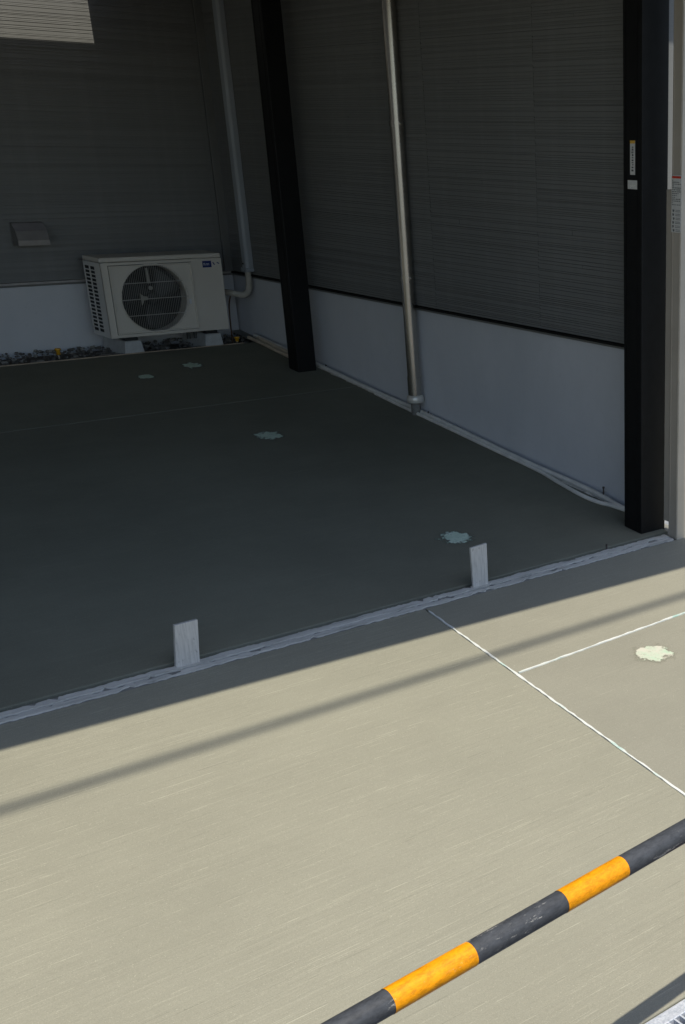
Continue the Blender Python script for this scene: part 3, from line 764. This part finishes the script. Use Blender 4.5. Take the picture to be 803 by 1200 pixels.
for k in range(1050):
    x = R_.uniform(1.2, XR + .0); y = R_.uniform(Y1 + .012, YB + .01); r = R_.choice((.005, .007, .010, .016))
    zz = zg + r * .4 + .028 * (y - Y1) / .4 + R_.uniform(-.003, .008)
    rock(b1 if R_.random() < .8 else b2, (x, y, zz), r, R_)
tag(b1.build('gravel', M['stone']), 'loose dark grey gravel along the foot of the back wall', 'gravel', kind='stuff')
tag(b2.build('gravel', M['stone_pale']), 'scattered paler pebbles among the gravel at the back wall', 'gravel', kind='stuff')
for (u, v, r, mt, lab) in ((46, 416, .030, 'stone_pale', 'pale angular stone on the gravel away from the yellow cap'), (82, 413, .020, 'stone_pale', 'small pale stone beside the yellow cap on the gravel'),
                           (90, 409, .027, 'stone', 'grey stone on the gravel midway between the yellow cap and the block'),
                           (124, 409, .032, 'stone', 'large grey stone leaning against the left mounting block'), (136, 411, .026, 'stone', 'rounded grey stone touching the slab edge at the left mounting block'),
                           (9, 418, .024, 'stone', 'grey stone at the edging board far from the unit')):
    P = at_y(u, v, Y1 + .045); b = MB(); rock(b, (0, 0, 0), r, R_, .75); o = b.build('stone', M[mt]); o.location = (P.x, Y1 + .045, zg + r * .75); tag(o, lab, 'stone')
def cap(u, v, y, h, lab):
    P = at_y(u, v, y); q = empty('marker_peg', (P.x, y, zg)); tag(q, lab, 'marker peg')
    b = MB(); b.tube([(0, 0, -.03), (0, 0, P.z - zg - h)], .007, 10); b.build('peg', M['pipe_metal'], q)
    b = MB(); b.lathe([(.001, P.z - zg), (.017, P.z - zg - .002), (.018, P.z - zg - .010), (.012, P.z - zg - .013), (.012, P.z - zg - h), (.001, P.z - zg - h)], (0, 0, 0), 16); b.build('cap', M['yellow'], q)
cap(67.5, 408, Y1 + .07, .040, 'yellow capped peg standing in the gravel by the back wall')
cap(277.5, 394.5, Y1 + .06, .030, 'yellow capped peg beside the right mounting block near the corner')

# ------------------------------------------------------------------ conduits lying along the right wall
def lay(pix, x, r, name, mat, lab, cat='conduit', lift=0):
    pts = []
    for u, v, dx in pix:
        P = at_x(u, v, x + dx); pts.append(Vector((x + dx, P.y, gz(P.y) + r - .004 + lift)))
    b = MB(); b.tube(smooth_path(pts, 6), r, 10); return tag(b.build(name, mat), lab, cat)
lay([(300, 404, .0), (335, 414, .003), (375, 431, .0), (434, 461, -.002), (487, 484, .010), (520, 498, .008), (560, 517, .002), (620, 542, -.004), (655, 556, .006), (685, 567, .012), (710, 578, .004), (724, 588, -.012), (740, 598, -.01)], XR - .026, .0135, 'conduit', M['conduit'], 'pale plastic conduit lying along the foot of the right wall', lift=.004)
lay([(440, 464, .004), (470, 477, .0), (520, 501, -.002), (580, 528, -.004), (630, 549, -.006), (655, 563, -.030), (680, 576, -.048), (700, 586, -.040), (716, 592, -.014), (736, 599, .008)], XR - .044, .0105, 'conduit', M['conduit'], 'thinner white conduit bowing out over the slab edge towards the near post', lift=.003)
lay([(292, 402, .0), (306, 405, .005), (322, 411, .0), (338, 418, .0), (356, 426, .004)], XR - .085, .011, 'conduit', M['conduit_tan'], 'tan conduit from the gravel corner to the far post', lift=.004)
lay([(303, 401, .0), (318, 405, .0), (334, 410, -.004), (352, 420, .0)], XR - .045, .013, 'conduit', M['conduit_tan'], 'second tan conduit close against the wall behind the far post', lift=.006)
R_ = random.Random(91); b = MB(); vs = []; fs = []; n = 300; j1 = j2 = 0              # ragged mortar lip along the edge of the slab
for i in range(n + 1):
    y = pc.y + .12 + (Y1 - pc.y - .12) * i / n; j1 = j1 * .6 + R_.uniform(-1, 1) * .004; j2 = j2 * .7 + R_.uniform(-1, 1) * .003
    for x, h in ((SX - .007 + j1, .0006), (SX - .003, .004 + j2 * .5), (SX + .010 + j2, .003), (SX + .012 + j2, -.02)): vs.append((x, y, gz(y) + h))
for i in range(n):
    for k in range(3): fs.append((i * 4 + k, i * 4 + k + 1, i * 4 + k + 5, i * 4 + k + 4))
b.add(vs, fs); tag(b.build('mortar_lip', M['lip']), 'thin ragged pale mortar lip along the slab edge at the right wall', 'mortar')
def rod(u, v, h, x, lab, r=.004):
    P = at_x(u, v, x); b = MB(); b.tube([(0, 0, -.04), (0.002, 0, h * .5), (.004, .002, h)], r, 8); b.tube([(.004, .002, h - .006), (.004, .002, h + .002)], r * 1.5, 8)
    o = b.build('anchor_rod', M['rod']); o.location = (x, P.y, gz(P.y)); tag(o, lab, 'rod')
rod(707, 582, .062, XR - .018, 'dark thin rod sticking up between the conduits near the near post')
rod(502, 489, .034, XR - .018, 'short rod sticking up beside the foot of the downspout', .0035)
rod(382, 434, .028, XR - .014, 'short rod sticking up beside the far black post', .0035)
P = on_ground(711, 644); b = MB(); b.tube([(0, 0, -.03), (0, 0, .026)], .004, 8); o = b.build('anchor_rod', M['rod']); o.location = (P.x, P.y, gz(P.y)); tag(o, 'tiny dark rod standing in the edging strip by the near post', 'rod')

# ------------------------------------------------------------------ black and orange barrier bar on two cones
DIA = .044
Lr = ray(443, 1180.5); Lp = CAM + Lr * (DIA / 32.3 * F_PX / Lr.dot(RF))
ZB = Lp.z
Rp = at_z(803, 973.5, ZB)
d = (Rp - Lp).normalized()
def along(u, v): q = at_z(u, v, ZB); return (q - Lp).dot(d)
s1, s2, s3, s4 = [q - .010 for q in (along(457.5, 1168), along(553, 1112.5), along(658, 1052), along(730.5, 1012.5))]
ang = math.atan2(d.y, d.x)
bar = tag(empty('barrier_bar', Lp, ang), 'worn black and orange striped barrier bar across the entrance', 'barrier bar')
LO, HI = -.62, 1.32
b = MB(); b.tube([(LO, 0, 0), (HI, 0, 0)], DIA / 2, 40); b.build('pipe', M['bar_grey'], bar)
per = s3 - s1
for k in range(-3, 5):
    a0, a1 = s1 + per * k, s2 + per * k
    if k == 1: a0, a1 = s3, s4
    if a0 < LO + .06 or a1 > HI - .06: continue
    b = MB(); b.tube([(a0, 0, 0), (a1, 0, 0)], DIA / 2 + .0006, 40, False); b.build('orange_band', M['bar_orange'], bar)
for x, s_ in ((LO, -1), (HI, 1)):
    b = MB(); n = 20; pts = [Vector((x + s_ * .055 + .055 * math.cos(2 * math.pi * k / n), .055 * math.sin(2 * math.pi * k / n), 0)) for k in range(n + 1)]
    b.tube(pts, .008, 8, False); b.build('end_ring', M['bar_grey'], bar)
for x, s_ in ((LO, -1), (HI, 1)):
    P = Lp + d * (x + s_ * .055); zc_ = gz(P.y) if P.y > GY else zr_ - .03
    cn = empty('traffic_cone', (P.x, P.y, zc_)); tag(cn, 'orange traffic cone carrying the end of the striped bar', 'traffic cone', 'cones holding up the barrier bar')
    hb = ZB - zc_
    b = MB(); b.box(-.18, .18, -.18, .18, 0, .03); b.build('base', M['bar_grey'], cn, bevel=.01)
    b = MB(); b.lathe([(.14, .03), (.0445, hb + .0), (.030, hb + .12), (.001, hb + .12)], (0, 0, 0), 28); b.build('cone_body', M['cone'], cn)

# ------------------------------------------------------------------ drain grating at the street edge
def grating(x0, L, lab, gname):
    Wd = .30; zt = gz(GY) - .004
    q = empty('drain_grating', (x0, GY - .003, zt)); tag(q, lab, 'drain grating', gname)
    b = MB(); b.box(0, L, -.036, 0, -.035, 0); b.build('frame_rail', M['galv'], q, bevel=.002)
    b = MB(); b.box(0, L, -Wd, -Wd + .036, -.035, 0); b.build('frame_rail', M['galv'], q, bevel=.002)
    n = int(L / .020); me = None
    for k in range(n):
        if me is None:
            b = MB(); b.box(0, .005, -Wd + .036, -.036, -.030, -.002); me = b.mesh('bearing_bar'); me.materials.append(M['galv'])
        o = link('bearing_bar', me, None, q); o.location.x = .008 + k * .020
    for y in (-.07, -.15, -.23):
        b = MB(); b.tube([(0, y, -.004), (L, y, -.004)], .004, 6); b.build('cross_bar', M['galv'], q)
    return q
b = MB(); b.box(-4, 9, GY - .42, GY - .0, gz(GY) - .45, gz(GY) - .20); tag(b.build('drain_channel', M['mortar']), kind='structure')
for k in range(-2, 4):
    grating(1.22 + .82 * k, .815, 'galvanised steel drain grating at the street edge of the concrete', 'drain gratings along the street edge')

# ------------------------------------------------------------------ overhead cable whose soft shadow crosses the apron, and its poles
ZCB = CAM_Z + 5.6
c0 = up(on_ground(0, 950), ZCB); c1 = up(on_ground(803, 697), ZCB); dv = (c1 - c0).normalized()
A = c0 - dv * 14; B = c1 + dv * 14
b = MB(); b.tube([A + (B - A) * (k / 8) for k in range(9)], .0185, 12)
tag(b.build('overhead_cable', M['cable']), 'thick black overhead cable strung above the street edge', 'cable')
for P in (A, B):
    b = MB(); b.tube([(0, 0, -.7), (0, 0, ZCB + 1.2)], [.17, .12], 20); o = b.build('utility_pole', M['pole']); o.location = (P.x, P.y - .16, 0)
    tag(o, 'grey concrete utility pole carrying the overhead cable', 'utility pole', 'poles carrying the overhead cable')

# ------------------------------------------------------------------ unseen house block added to close off the light on the left
def block(name, x0, x1, y0, y1, h, lab):
    q = tag(empty(name, ((x0 + x1) / 2, y0, 0)), lab, 'house'); I_ = Matrix.Translation((-(x0 + x1) / 2, -y0, 0))
    b = MB(); b.box(x0, x1, y0, y1, -.6, h); attach(b.build('wall', M['plaster']), q, I_)
    b = MB(); xm = (x0 + x1) / 2; b.prism([(x0 - .3, h), (x1 + .3, h), (xm, h + 1.5)], y0 - .3, y1 + .3, Matrix(((1, 0, 0, 0), (0, 0, 1, 0), (0, 1, 0, 0), (0, 0, 0, 1)))); attach(b.build('roof', M['tile']), q, I_)
block('light_block_house', -12, -5.6, 1.6, 12, 5.4, 'plain unseen house block added to close off light at the open side of the carport')
